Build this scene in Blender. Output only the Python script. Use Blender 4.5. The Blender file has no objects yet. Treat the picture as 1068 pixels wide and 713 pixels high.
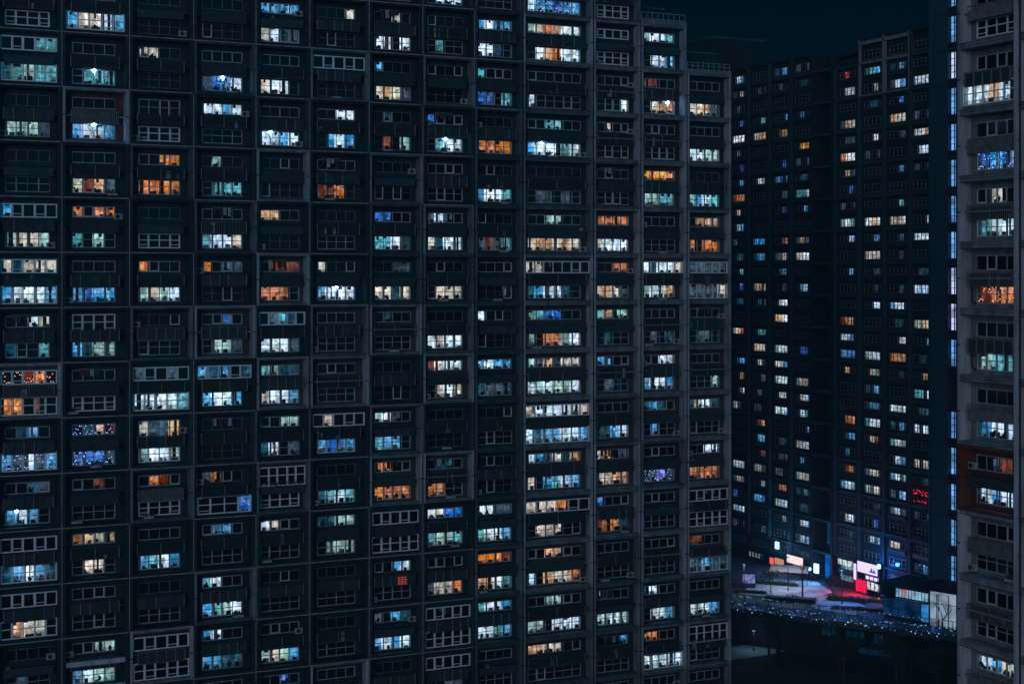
import bpy, math, random
from mathutils import Vector
random.seed(7)
scene = bpy.context.scene
COL = scene.collection
F, CX, HZ = 1640.0, 534.0, 285.0          # focal length, centre column and horizon row measured on the photograph
# ---------------- camera, sky, moon-like city light, exposure ----------------
cam_d = bpy.data.cameras.new('camera'); cam = bpy.data.objects.new('camera', cam_d); COL.objects.link(cam)
cam.location = (0, 0, 0); cam.rotation_euler = (math.radians(90), 0, 0)
cam_d.sensor_width = 36.0; cam_d.lens = F*36/1068; cam_d.shift_y = -(356.5-HZ)/1068
cam_d.clip_start = 0.5; cam_d.clip_end = 4000
scene.camera = cam
w = bpy.data.worlds.new('World'); scene.world = w; w.use_nodes = True
nt = w.node_tree; N = nt.nodes; L = nt.links; bg = N['Background']
tc = N.new('ShaderNodeTexCoord'); sep = N.new('ShaderNodeSeparateXYZ'); L.new(tc.outputs['Generated'], sep.inputs[0])
r1 = N.new('ShaderNodeValToRGB'); L.new(sep.outputs['Z'], r1.inputs[0])
r1.color_ramp.elements[0].position = 0.0; r1.color_ramp.elements[0].color = (.0001, .0048, .0098, 1)
r1.color_ramp.elements[1].position = 0.35; r1.color_ramp.elements[1].color = (.0001, .0022, .0048, 1)
mr = N.new('ShaderNodeMapRange'); L.new(sep.outputs['Y'], mr.inputs[0])   # added teal glow behind the camera, fills the facades
mr.inputs[1].default_value = .15; mr.inputs[2].default_value = -.8; mr.inputs[3].default_value = 0; mr.inputs[4].default_value = 1
glow = N.new('ShaderNodeMixRGB'); glow.blend_type = 'ADD'; L.new(mr.outputs[0], glow.inputs[0])
L.new(r1.outputs[0], glow.inputs[1]); glow.inputs[2].default_value = (.003, .125, .215, 1)
L.new(glow.outputs[0], bg.inputs[0]); bg.inputs[1].default_value = 1.0
sd = bpy.data.lights.new('city_light', 'SUN'); sd.energy = .34; sd.angle = math.radians(25); sd.color = (1, .86, .95)
so = bpy.data.objects.new('city_light', sd); COL.objects.link(so)
so.rotation_euler = Vector((.25, .95, -.14)).to_track_quat('-Z', 'Y').to_euler()
scene.view_settings.view_transform = 'Standard'; scene.view_settings.look = 'None'
scene.view_settings.exposure = 0; scene.view_settings.gamma = 1
cy = scene.cycles; cy.use_denoising = True; cy.max_bounces = 5; cy.transparent_max_bounces = 12
cy.sample_clamp_indirect = 2; cy.caustics_reflective = False; cy.caustics_refractive = False

# ---------------- materials ----------------
def lin(c): return tuple(((v/255)/12.92 if v/255 <= .04045 else ((v/255+.055)/1.055)**2.4) for v in c)
def mat(name, col, rough=.7, var=.3, scale=1.2, streak=0, metal=0, bump=0):
    m = bpy.data.materials.new(name); m.use_nodes = True; t = m.node_tree; n = t.nodes; l = t.links
    p = n['Principled BSDF']; p.inputs['Roughness'].default_value = rough; p.inputs['Metallic'].default_value = metal
    g = n.new('ShaderNodeNewGeometry'); mp = n.new('ShaderNodeMapping'); l.new(g.outputs['Position'], mp.inputs[0])
    if streak: mp.inputs['Scale'].default_value = (1, 1, .12)
    ns = n.new('ShaderNodeTexNoise'); ns.inputs['Scale'].default_value = scale; ns.inputs['Detail'].default_value = 6
    ns.inputs['Roughness'].default_value = .65; l.new(mp.outputs[0], ns.inputs['Vector'])
    r = n.new('ShaderNodeValToRGB'); l.new(ns.outputs['Fac'], r.inputs[0])
    r.color_ramp.elements[0].position = .3; r.color_ramp.elements[1].position = .7
    r.color_ramp.elements[0].color = tuple(c*(1-var) for c in col)+(1,)
    r.color_ramp.elements[1].color = tuple(min(1, c*(1+var)) for c in col)+(1,)
    l.new(r.outputs[0], p.inputs['Base Color'])
    if bump:
        b = n.new('ShaderNodeBump'); b.inputs['Strength'].default_value = bump; l.new(ns.outputs['Fac'], b.inputs['Height']); l.new(b.outputs[0], p.inputs['Normal'])
    return m
def emis(name, col, s, pattern=None):
    m = bpy.data.materials.new(name); m.use_nodes = True; t = m.node_tree; n = t.nodes; l = t.links
    n.remove(n['Principled BSDF']); e = n.new('ShaderNodeEmission'); l.new(e.outputs[0], n['Material Output'].inputs[0])
    e.inputs[0].default_value = tuple(col)+(1,); e.inputs[1].default_value = s
    if pattern:
        g = n.new('ShaderNodeNewGeometry'); ns = n.new('ShaderNodeTexNoise'); ns.inputs['Scale'].default_value = pattern; ns.inputs['Detail'].default_value = 3
        l.new(g.outputs['Position'], ns.inputs['Vector']); r = n.new('ShaderNodeMapRange'); l.new(ns.outputs['Fac'], r.inputs[0])
        r.inputs[1].default_value = .35; r.inputs[2].default_value = .62; r.inputs[3].default_value = .35*s; r.inputs[4].default_value = 1.2*s
        l.new(r.outputs[0], e.inputs[1])
    return m
M = {}
M['wall'] = mat('dark_tile_wall', (.006, .034, .044), .6, .45, .8, 1)
M['maroon'] = mat('maroon_wall', (.12, .03, .035), .7, .3)
M['back'] = mat('brown_recess_wall', (.055, .055, .058), .8, .35, .9, 1)
SH = [.03, .06, .11, .20, .36, .42, .5, .6]  # bay paint shades, with the light's fall-off to the left put in
for i, s in enumerate(SH): M['paint%d' % i] = mat('frame_paint_and_light_%d' % i, (max(.35*s, s*.96-.03), s*.96, s*1.05), .75, .5, 1.1, 1, bump=.05)
for i, s in enumerate(SH): M['band%d' % i] = mat('slab_edge_paint_and_light_%d' % i, (max(.2*s, .5*s-.02), s*.52, s*.57), .8, .6, .9, 0, bump=.05)
M['rust'] = mat('rust_red_paint', (.15, .045, .03), .7, .3, 1, 1)
M['slab'] = mat('concrete', (.3, .29, .28), .85, .3, 1.5, 0, bump=.1)
M['trim'] = mat('weathered_trim', (.30, .32, .34), .7, .5, 1.6)
M['joint'] = mat('dark_joint', (.012, .014, .016), .8, .3)
M['rail'] = mat('railing_slats', (.028, .05, .058), .6, .45, 1.5)
M['railpale'] = mat('railing_pale', (.17, .175, .18), .6, .45, 2)
M['alu'] = mat('aluminium', (.35, .40, .42), .5, .35, 1.2)
M['alubold'] = mat('white_frame', (.85, .85, .87), .5, .15, 2)
M['aludim'] = mat('dull_frame', (.17, .18, .19), .5, .5, 1.0)
M['dark'] = mat('unlit_room', (.012, .014, .016), .8, .4)
M['clutter'] = mat('household_dark', (.03, .035, .04), .8, .6, 3)
M['clutterw'] = mat('household_pale', (.4, .38, .36), .8, .5, 3)
M['ac'] = mat('ac_casing', (.42, .42, .4), .6, .25, 3)
M['hedge'] = mat('hedge_leaves', (.035, .06, .03), .8, .5, 2)
# glass: mostly see-through with a reflection
g = bpy.data.materials.new('window_glass'); g.use_nodes = True; t = g.node_tree; t.nodes.remove(t.nodes['Principled BSDF'])
tr = t.nodes.new('ShaderNodeBsdfTransparent'); gl = t.nodes.new('ShaderNodeBsdfGlossy'); gl.inputs['Roughness'].default_value = .08
fr = t.nodes.new('ShaderNodeFresnel'); fr.inputs[0].default_value = 1.45; mx = t.nodes.new('ShaderNodeMixShader')
t.links.new(fr.outputs[0], mx.inputs[0]); t.links.new(tr.outputs[0], mx.inputs[1]); t.links.new(gl.outputs[0], mx.inputs[2])
t.links.new(mx.outputs[0], t.nodes['Material Output'].inputs[0]); tr.inputs[0].default_value = (.92, .95, .96, 1); M['glass'] = g
# lit room: emission in the pane's own tint, broken up by blurred furniture-sized noise
g = bpy.data.materials.new('lit_room'); g.use_nodes = True; t = g.node_tree; n = t.nodes; l = t.links; n.remove(n['Principled BSDF'])
at = n.new('ShaderNodeAttribute'); at.attribute_name = 'tint'; em = n.new('ShaderNodeEmission')
geo = n.new('ShaderNodeNewGeometry'); mp = n.new('ShaderNodeMapping'); mp.inputs['Scale'].default_value = (1, 1, .55)
l.new(geo.outputs['Position'], mp.inputs[0])
n1 = n.new('ShaderNodeTexNoise'); n1.inputs['Scale'].default_value = 1.7; n1.inputs['Detail'].default_value = 5; n1.inputs['Roughness'].default_value = .75
l.new(mp.outputs[0], n1.inputs['Vector']); m1 = n.new('ShaderNodeMapRange'); l.new(n1.outputs['Fac'], m1.inputs[0])
m1.inputs[1].default_value = .36; m1.inputs[2].default_value = .66; m1.inputs[3].default_value = .4; m1.inputs[4].default_value = 1.45
vo = n.new('ShaderNodeTexVoronoi'); vo.distance = 'CHEBYCHEV'; vo.inputs['Scale'].default_value = 2.3; l.new(geo.outputs['Position'], vo.inputs['Vector'])
vs = n.new('ShaderNodeSeparateColor'); l.new(vo.outputs['Color'], vs.inputs[0])
vr = n.new('ShaderNodeMapRange'); l.new(vs.outputs[0], vr.inputs[0]); vr.inputs[1].default_value = .12; vr.inputs[2].default_value = .5; vr.inputs[3].default_value = .5; vr.inputs[4].default_value = 1.0
mm = n.new('ShaderNodeMath'); mm.operation = 'MULTIPLY'; l.new(m1.outputs[0], mm.inputs[0]); l.new(vr.outputs[0], mm.inputs[1])
hs = n.new('ShaderNodeHueSaturation'); l.new(at.outputs['Color'], hs.inputs['Color'])
hr = n.new('ShaderNodeMapRange'); l.new(vs.outputs[1], hr.inputs[0]); hr.inputs[3].default_value = .75; hr.inputs[4].default_value = 1.12; l.new(hr.outputs[0], hs.inputs['Saturation'])
l.new(hs.outputs[0], em.inputs[0]); l.new(mm.outputs[0], em.inputs[1]); l.new(em.outputs[0], n['Material Output'].inputs[0]); M['lit'] = g
M['lampcool'] = emis('cool_lamp', (.2, .5, 1), 110)
M['fairyblue'] = emis('fairy_blue', (.25, .42, 1), 3.2)
M['fairywarm'] = emis('fairy_warm', (1, .45, .3), 2.2)
M['fairywhite'] = emis('fairy_white', (.6, .75, 1), 2.2)
TINT = {k: lin(v) for k, v in {
 'w': (212,196,184), 'W': (206,226,248), 'b': (66,156,216), 'B': (14,98,198), 'c': (84,166,176), 't': (22,70,88), 'o': (208,112,48),
 'O': (240,126,14), 'r': (118,50,30), 'g': (146,184,178), 'd': (58,76,92), 'p': (210,156,116), 'y': (242,172,36), 'R': (235,8,30), 'v': (100,110,235)}.items()}

# ---------------- mesh collector ----------------
class MB:
    def __init__(s): s.v = []; s.f = []; s.m = []; s.t = []; s.mats = []
    def mi(s, m):
        if m not in s.mats: s.mats.append(m)
        return s.mats.index(m)
    def quad(s, pts, m, tint=(0, 0, 0)):
        i = len(s.v); s.v += pts; s.f.append(tuple(range(i, i+len(pts)))); s.m.append(s.mi(m)); s.t.append(tint)
    def box(s, x0, x1, y0, y1, z0, z1, m, tint=(0, 0, 0)):
        i = len(s.v); s.v += [(x0,y0,z0),(x1,y0,z0),(x1,y1,z0),(x0,y1,z0),(x0,y0,z1),(x1,y0,z1),(x1,y1,z1),(x0,y1,z1)]
        k = s.mi(m)
        for q in ((0,3,2,1),(4,5,6,7),(0,1,5,4),(1,2,6,5),(2,3,7,6),(3,0,4,7)): s.f.append(tuple(i+a for a in q)); s.m.append(k); s.t.append(tint)
    def tube(s, a, b, r0, r1, m, n=8):
        a = Vector(a); b = Vector(b); d = (b-a).normalized(); u = d.orthogonal().normalized(); v = d.cross(u); i = len(s.v); k = s.mi(m)
        for c, r in ((a, r0), (b, r1)):
            for j in range(n):
                th = 2*math.pi*j/n; s.v.append(tuple(c+u*math.cos(th)*r+v*math.sin(th)*r))
        for j in range(n): s.f.append((i+j, i+(j+1) % n, i+n+(j+1) % n, i+n+j)); s.m.append(k); s.t.append((0,0,0))
        s.f.append(tuple(i+n-1-j for j in range(n))); s.m.append(k); s.t.append((0,0,0))
        s.f.append(tuple(i+n+j for j in range(n))); s.m.append(k); s.t.append((0,0,0))
    def octa(s, c, r, m, sz=1):
        i = len(s.v); x, y, z = c; k = s.mi(m)
        s.v += [(x+r,y,z),(x,y+r,z),(x-r,y,z),(x,y-r,z),(x,y,z+r*sz),(x,y,z-r*sz)]
        for q in ((0,1,4),(1,2,4),(2,3,4),(3,0,4),(1,0,5),(2,1,5),(3,2,5),(0,3,5)): s.f.append(tuple(i+a for a in q)); s.m.append(k); s.t.append((0,0,0))
    def build(s, name, parent=None, loc=(0, 0, 0), smooth=False):
        me = bpy.data.meshes.new(name); me.from_pydata(s.v, [], s.f)
        for m in s.mats: me.materials.append(M[m])
        me.polygons.foreach_set('material_index', s.m)
        if 'lit' in s.mats:
            ca = me.color_attributes.new('tint', 'FLOAT_COLOR', 'CORNER'); buf = []
            for p in me.polygons: buf += list(s.t[p.index]+(1,))*p.loop_total
            ca.data.foreach_set('color', buf)
        if smooth: me.polygons.foreach_set('use_smooth', [True]*len(me.polygons))
        me.update(); o = bpy.data.objects.new(name, me); COL.objects.link(o); o.location = loc
        if parent: o.parent = parent
        return o
def tag(o, label=None, cat=None, group=None, kind=None):
    if label: o['label'] = label
    if cat: o['category'] = cat
    if group: o['group'] = group
    if kind: o['kind'] = kind
    return o
def empty(name, loc, rz=0, parent=None):
    o = bpy.data.objects.new(name, None); COL.objects.link(o); o.location = loc; o.rotation_euler = (0, 0, rz)
    o.empty_display_size = .5
    if parent: o.parent = parent
    return o

# ---------------- window and bay builders ----------------
def put_window(par, x0, x1, z0, z1, y, s, transom=False, bold=False, dim=False, fairy=False, lamp=None, simple=False, sash=True, full=False):
    """one window: frame bars, glass, the room behind (lit pane by pane), things standing in it"""
    b = MB(); n = len(s); fw = .12 if bold else (.09 if simple else .055 if dim else .085); fm = 'alubold' if bold else ('aludim' if dim else 'alu')
    anylit = any(c != '.' for c in s); d = .35 if simple else .56
    pw = (x1-x0)/n; R = random.uniform; wf = R(.6, 1.3)
    def bar(a0, a1, c0, c1, t=0): b.box(a0, a1, y-.05-t, y+.03, c0, c1, fm)
    bar(x0, x1, z0, z0+fw); bar(x0, x1, z1-fw, z1)
    for i in range(n+1):
        c = x0+pw*i; h = fw/2*random.choice((1, 1, 1, 1.5)); c = min(max(c, x0+h), x1-h)
        if not bold and random.random() < .22: b.box(c-h, c+h, y-.053, y+.03, z0+fw, z1-fw, 'aludim')
        else: bar(c-h, c+h, z0+fw, z1-fw, .003)
    if not bold and not simple:
        for i in range(n):
            if random.random() < .13:
                a0 = x0+pw*i+.06; a1 = x0+pw*(i+1)-.06
                for (p0, p1, q0, q1) in ((a0, a1, z0+fw+.02, z0+fw+.09), (a0, a0+.07, z0+fw+.09, z1-fw), (a1-.07, a1, z0+fw+.09, z1-fw)): b.box(p0, p1, y-.045, y+.02, q0, q1, 'alubold')
    zt = z0+(z1-z0)*(.55 if not full else .62)
    if transom:
        for i in range(n): bar(x0+pw*i+fw/2, x0+pw*(i+1)-fw/2, zt-fw*.4, zt+fw*.4, -.004)
    if bold and sash:
        for i in ((1, n-2) if n > 4 else (0, n-1)):
            a0 = x0+pw*i+fw*.5+.03; a1 = x0+pw*(i+1)-fw*.5-.03
            for (p0, p1, q0, q1) in ((a0, a1, z0+fw+.22, z0+fw+.29), (a0, a0+.06, z0+fw, z1-fw), (a1-.06, a1, z0+fw, z1-fw)): b.box(p0, p1, y-.04, y+.02, q0, q1, fm)
    b.quad([(x0+.02, y-.01, z0+.02), (x1-.02, y-.01, z0+.02), (x1-.02, y-.01, z1-.02), (x0+.02, y-.01, z1-.02)], 'glass')
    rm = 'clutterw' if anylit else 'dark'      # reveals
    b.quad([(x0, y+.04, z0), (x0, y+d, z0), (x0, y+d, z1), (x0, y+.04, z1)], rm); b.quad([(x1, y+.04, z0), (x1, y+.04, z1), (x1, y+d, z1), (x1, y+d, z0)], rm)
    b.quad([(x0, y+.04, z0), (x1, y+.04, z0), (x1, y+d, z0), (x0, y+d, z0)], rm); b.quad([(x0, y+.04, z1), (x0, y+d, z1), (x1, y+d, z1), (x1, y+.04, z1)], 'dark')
    # back of the room
    for i, c in enumerate(s):
        a0 = x0+pw*i; a1 = a0+pw
        if c == '.':
            if anylit and i > 0 and s[i-1] != '.' or not anylit: b.quad([(a0, y+d, z0), (a1, y+d, z0), (a1, y+d, z1), (a0, y+d, z1)], 'dark')
            else: b.quad([(a0, y+.2, z0), (a1, y+.2, z0), (a1, y+.2, z1), (a0, y+.2, z1)], 'dark')
            continue
        col = TINT[c]; k = 3 if not simple else 2; base = R(.75, 1.3) if not simple else wf*R(.8, 1.2)
        for q in range(k):
            f = R(.6, 1.15) if c not in 'W' else R(.85, 1.25)
            hue = (R(.82, 1.05), 1, R(.9, 1.1))
            zz = z0
            for fz, g_ in ((.3, R(.4, .9)), (.42, 1.0), (.28, R(.8, 1.1))):
                z2 = zz+(z1-z0)*fz
                b.quad([(a0+pw*q/k, y+d, zz), (a0+pw*(q+1)/k, y+d, zz), (a0+pw*(q+1)/k, y+d, z2), (a0+pw*q/k, y+d, z2)], 'lit',
                       tuple(min(2.6, col[j]*f*g_*base*hue[j]*(1.4 if not simple else 1.25)) for j in range(3)))
                zz = z2
        if not simple:
            # curtains, pots, boxes, hung clothes, a person-sized shadow
            for _ in range(random.choice((1, 2, 3, 3))):
                u = R(a0+.05, a1-.4); wd = R(.1, .5); ht = R(.06, .34)*(z1-z0)
                b.box(u, u+wd, y+R(.15, .45), y+.5, z0, z0+ht, random.choice(('clutter', 'clutter', 'clutterw')))
            for _ in range(random.choice((0, 0, 1, 1, 2))):
                u = R(a0+.03, a1-.4); wd = R(.08, .45); ht = R(.06, .3)*(z1-z0) if random.random() < .8 else z1-z0
                b.box(u, u+wd, y+R(.2, .45), y+.52, z1-ht, z1, random.choice(('clutter', 'clutter', 'clutterw')))
            if random.random() < .25:
                u = R(a0+.2, a1-.2); b.octa((u, y+.35, z0+.25), .22, 'clutter', 1.1)
                for _ in range(5): b.octa((u+R(-.22, .22), y+.35, z0+.3+R(0, .25)), R(.06, .12), 'clutter', 1.4)
            if random.random() < .3:
                b.box(a0+fw, a0+fw+R(.08, .25), y+.1, y+.14, z0, z1-.02, 'clutterw')
    if fairy:
        fm2 = fairy; zc = (z0+z1)/2
        for i in range(int(26*(x1-x0)/4.4)):
            u = x0+.15+(x1-x0-.3)*i/(26*(x1-x0)/4.4); z = zc+(z1-z0)*.36*math.sin(u*3.3+math.sin(u*7)*1.4)
            b.octa((u, y+.08, z), .05, fm2)
            if random.random() < .25: b.octa((u+R(-.1, .1), y+.08, zc+R(-.42, .42)*(z1-z0)), .05, fm2)
    if lamp is not None:
        u = x0+(x1-x0)*lamp; b.octa((u, y-.25, z1-.12), .17, 'lampcool'); b.tube((u, y-.25, z1-.02), (u, y, z1+.02), .03, .03, 'clutter', 5)
    return b.build('window', par)
def put_ring(par, W, H, z, depth, paint, trim, th=.36, thz=.3):
    """the raised two-storey frame round a bay"""
    b = MB(); g = .07
    b.box(g, th, 0, depth, z+.02, z+H-.02, paint); b.box(W-th, W-g, 0, depth, z+.02, z+H-.02, paint)
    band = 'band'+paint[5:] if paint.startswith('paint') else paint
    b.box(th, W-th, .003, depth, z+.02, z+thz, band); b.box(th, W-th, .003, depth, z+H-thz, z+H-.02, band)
    b.box(g, W-g, .04, depth, z-.03, z+.018, 'joint')
    for x in (g-.02, W-th-.02): b.box(x, x+th-g+.04, -.025, .05, z+H*.5-.06, z+H*.5+.05, 'joint')
    if trim:
        b.box(0, W-.07, -.04, -.001, z-.045, z+.05, 'trim')
        b.box(-.035, .035, -.045, .1, z+.06, z+H-.05, 'trim')
    else:
        b.tube((0, -.02, z+.05), (0, -.02, z+H-.02), .05, .05, 'joint', 6)
        b.box(g, W-g, -.03, -.001, z+.2, z+.235, 'joint'); b.box(g, W-g, -.02, -.001, z+H-.27, z+H-.24, 'joint')
    return b.build('bay_frame', par)
def put_railing(par, x0, x1, z0, z1, y, pale):
    b = MB(); m = 'railpale' if pale else 'rail'; R = random.uniform; kind = random.choice((0, 1, 1, 2, 2, 3)); y1 = y+.05
    if kind == 0:                                    # close slats
        b.box(x0, x1, y1, y+.1, z0, z1, 'clutter'); x = x0
        while x < x1-.05: b.box(x, x+.1, y, y+.048, z0, z1, m); x += .19
    elif kind == 1:                                  # solid panels between posts
        n = 5; pw = (x1-x0)/n
        for i in range(n): b.box(x0+pw*i+.06, x0+pw*(i+1)-.06, y1, y+.1, z0+.02, z1-.04, 'clutter' if R(0, 1) < .5 and not pale else 'rail')
        for i in range(n+1): c = x0+pw*i; b.box(c-.05, c+.05, y-.04, y+.12, z0, z1+.02, 'railpale' if R(0, 1) < .6 else m)
    elif kind == 2:                                  # thin bars with wall behind
        b.box(x0, x1, y+.3, y+.36, z0, z1-.1, 'clutter'); x = x0
        while x < x1-.03: b.box(x, x+.035, y, y+.04, z0, z1, m); x += .24
        for i in range(3): c = x0+(x1-x0)*i/2; b.box(c-.045, c+.045, y-.03, y+.06, z0, z1+.02, 'railpale')
    else:                                            # low panel with a handrail above it
        b.box(x0, x1, y1, y+.1, z0, z1-.35, 'rail' if not pale else m); x = x0
        while x < x1-.05: b.box(x, x+.04, y, y+.04, z1-.35, z1, m); x += .55
    b.box(x0-.03, x1+.03, y-.05, y+.13, z1+.021, z1+.07, m); b.box(x0-.03, x1+.03, y-.05, y+.13, z0-.06, z0-.001, m)
    for _ in range(random.choice((0, 0, 1, 2, 3))):   # pots, boxes and cloths left on the ledge
        u = R(x0+.2, x1-.6); b.box(u, u+R(.2, .5), y+.15, y+.29, z0, z0+R(.3, 1.25), random.choice(('clutterw', 'clutter', 'railpale')))
    b.box(x0, x1, y+.37, y+1.0, z0+.45, z0+.64, 'clutter')
    return b.build('balcony_railing', par)
def put_ac(par, x, z, y):
    b = MB(); b.box(x, x+.85, y, y+.35, z, z+.6, 'ac')
    b.tube((x+.32, y-.002, z+.3), (x+.32, y-.03, z+.3), .23, .23, 'clutter', 12)
    for i in range(4): b.box(x+.62, x+.8, y-.015, y-.001, z+.1+.11*i, z+.15+.11*i, 'clutter')
    b.box(x+.05, x+.11, y, y+.5, z-.06, z-.002, 'joint'); b.box(x+.72, x+.78, y, y+.5, z-.06, z-.002, 'joint')
    return b.build('air_conditioner', par)
def put_pipe(par, x, y, z0, z1):
    b = MB(); b.tube((x, y, z0), (x, y, z1), .06, .06, 'joint', 6)
    b.tube((x, y, z0), (x+.5, y, z0-.25), .06, .06, 'joint', 6); return b.build('drain_pipe', par)
def cell(par, wall, W, H, z, depth, shade, U, Lo, fl, ww, trim=False, UZ=(3.6, 4.75), LZ=(.5, 2.05)):
    """one bay two storeys high: frame, recess wall with real openings, upper and lower window, railing"""
    paint = 'rust' if 'X' in fl else 'paint%d' % shade
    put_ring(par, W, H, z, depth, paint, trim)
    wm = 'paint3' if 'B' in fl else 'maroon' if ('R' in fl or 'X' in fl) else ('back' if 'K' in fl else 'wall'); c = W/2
    i0, i1 = .36, W-.36
    spans = []
    for (nm, (a, b_), wide, tall) in (('L', LZ, 'e' in fl, False), ('U', UZ, 'E' in fl, 'T' in fl)):
        if tall: a -= .55; b_ += .12
        if wide: x0, x1, yy = .42, W-.42, .3; a -= .12; b_ += .15
        else: x0, x1, yy = c-ww/2, c+ww/2, depth-.05
        spans.append((nm, a, b_, x0, x1, yy, wide, tall))
    # wall round the openings
    zz = .3
    for (nm, a, b_, x0, x1, yy, wide, tall) in spans:
        y0 = yy+.03; y1 = y0+.18
        if wide:
            wall.box(i0, i1, y0, y1, z+zz, z+a, wm); wall.box(i0, x0, y0, y1, z+a, z+b_, wm); wall.box(x1, i1, y0, y1, z+a, z+b_, wm)
            nx = 2.8 if nm == 'L' else H-.3
            wall.box(i0, i1, y0, y1, z+b_, z+nx, wm)
        else:
            nx = 2.8 if nm == 'L' else H-.3
            wall.box(i0, i1, y0, y1, z+zz, z+a, wm); wall.box(i0, x0, y0, y1, z+a, z+b_, wm); wall.box(x1, i1, y0, y1, z+a, z+b_, wm)
            wall.box(i0, i1, y0, y1, z+b_, z+nx, wm)
        zz = nx
    wall.box(i0, i1, .45, depth+.9, z+2.75, z+2.87, 'slab' if shade > 3 else wm)
    for (nm, a, b_, x0, x1, yy, wide, tall) in spans:
        s = Lo if nm == 'L' else U; up = nm == 'U'
        bold = ('A' in fl) if up else ('a' in fl); bold = bold or wide
        dim = ('D' in fl) if up else ('d' in fl)
        fy = None
        if ('S' in fl and up) or ('s' in fl and not up): fy = 'fairyblue'
        if ('Y' in fl and up) or ('y' in fl and not up): fy = 'fairywarm'
        if ('z' in fl and not up): fy = 'fairywhite'
        lamp = None
        for k_, pos in (('1', .25), ('2', .5), ('3', .75)):
            if k_ in fl and not up: lamp = pos
        put_window(par, x0, x1, z+a, z+b_, yy, s, transom=(tall or not up), bold=bold, dim=dim, fairy=fy, lamp=lamp)
    put_railing(par, c-ww/2-.25, c+ww/2+.25, z+2.15, z+3.3, .38 if 'E' not in fl and 'e' not in fl else .08, 'G' in fl or 'B' in fl)
    rr = random.random()
    if rr < .13 and 'e' not in fl: put_ac(par, random.choice((i0+.05, i1-1.0)), z+.42, depth-.45)
    elif rr < .22 and 'E' not in fl: put_ac(par, random.choice((i0+.1, i1-1.0)), z+3.45, depth-.45)
    if random.random() < .2 and 'e' not in fl:
        pb = MB(); u = random.uniform(i0+.3, i1-1.6); pb.box(u, u+1.1, depth-.6, depth-.35, z+.3, z+.52, 'clutterw')
        for _ in range(14): pb.octa((u+random.uniform(0, 1.1), depth-.47, z+.55+random.uniform(0, .35)), random.uniform(.07, .14), 'hedge', 1.4)
        pb.build('planter', par)
    if random.random() < .12:
        pb = MB(); u = c-ww/2+random.uniform(0, 1.5); pb.box(u, u+2.2, .55, .58, z+4.85, z+4.88, 'alu')
        for q in range(4): pb.box(u+.1+.52*q, u+.5+.52*q+random.uniform(-.12, .05), .555, .575, z+4.85-random.uniform(.45, .95), z+4.845, random.choice(('clutterw', 'clutter', 'rail', 'maroon')))
        pb.build('hanging_laundry', par)
    if rr > .8 and 'E' not in fl and 'e' not in fl: put_pipe(par, i0+.2, depth-.12, z+.9, z+2.6)

def part_block(par, name, boxes):
    b = MB()
    for q in boxes: b.box(*q)
    return b.build(name, par)

GZ = -60.0
U_ = Vector((3366, 1640)).normalized(); V_ = Vector((-U_.y, U_.x))
H = 5.6
# ================= ground levels =================
def gp(x, y, z):                                     # the point at height z that the photograph shows at pixel x, y
    Y = -z*F/(y-HZ); return Vector(((x-CX)/F*Y, Y, z))
M['soil'] = mat('dark_ground', (.03, .035, .028), .95, .5, .15, bump=.3)
M['asphalt'] = mat('asphalt', (.05, .05, .052), .8, .3, .5, bump=.1)
M['plaza'] = mat('plaza_paving', (.08, .085, .095), .7, .5, .25)
M['snowy'] = mat('pale_paving', (.5, .5, .58), .8, .55, .35)
M['path'] = mat('pale_path', (.4, .42, .42), .8, .35, .6)
M['bark'] = mat('bark', (.05, .04, .035), .9, .4, 3)
# ================= the long main block =================
Y0 = F*H/57.01; X0 = (100-CX)/F*Y0
def s_of(x, X0=X0, Y0=Y0, u=U_):
    k = (x-CX)/F; return (k*Y0-X0)/(u.x-k*u.y)
EDGE = [-74, -4, 64.5, 135, 202, 267, 323, 385, 441, 495, 545.5, 619, 668.5, 716.5, 763]
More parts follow.
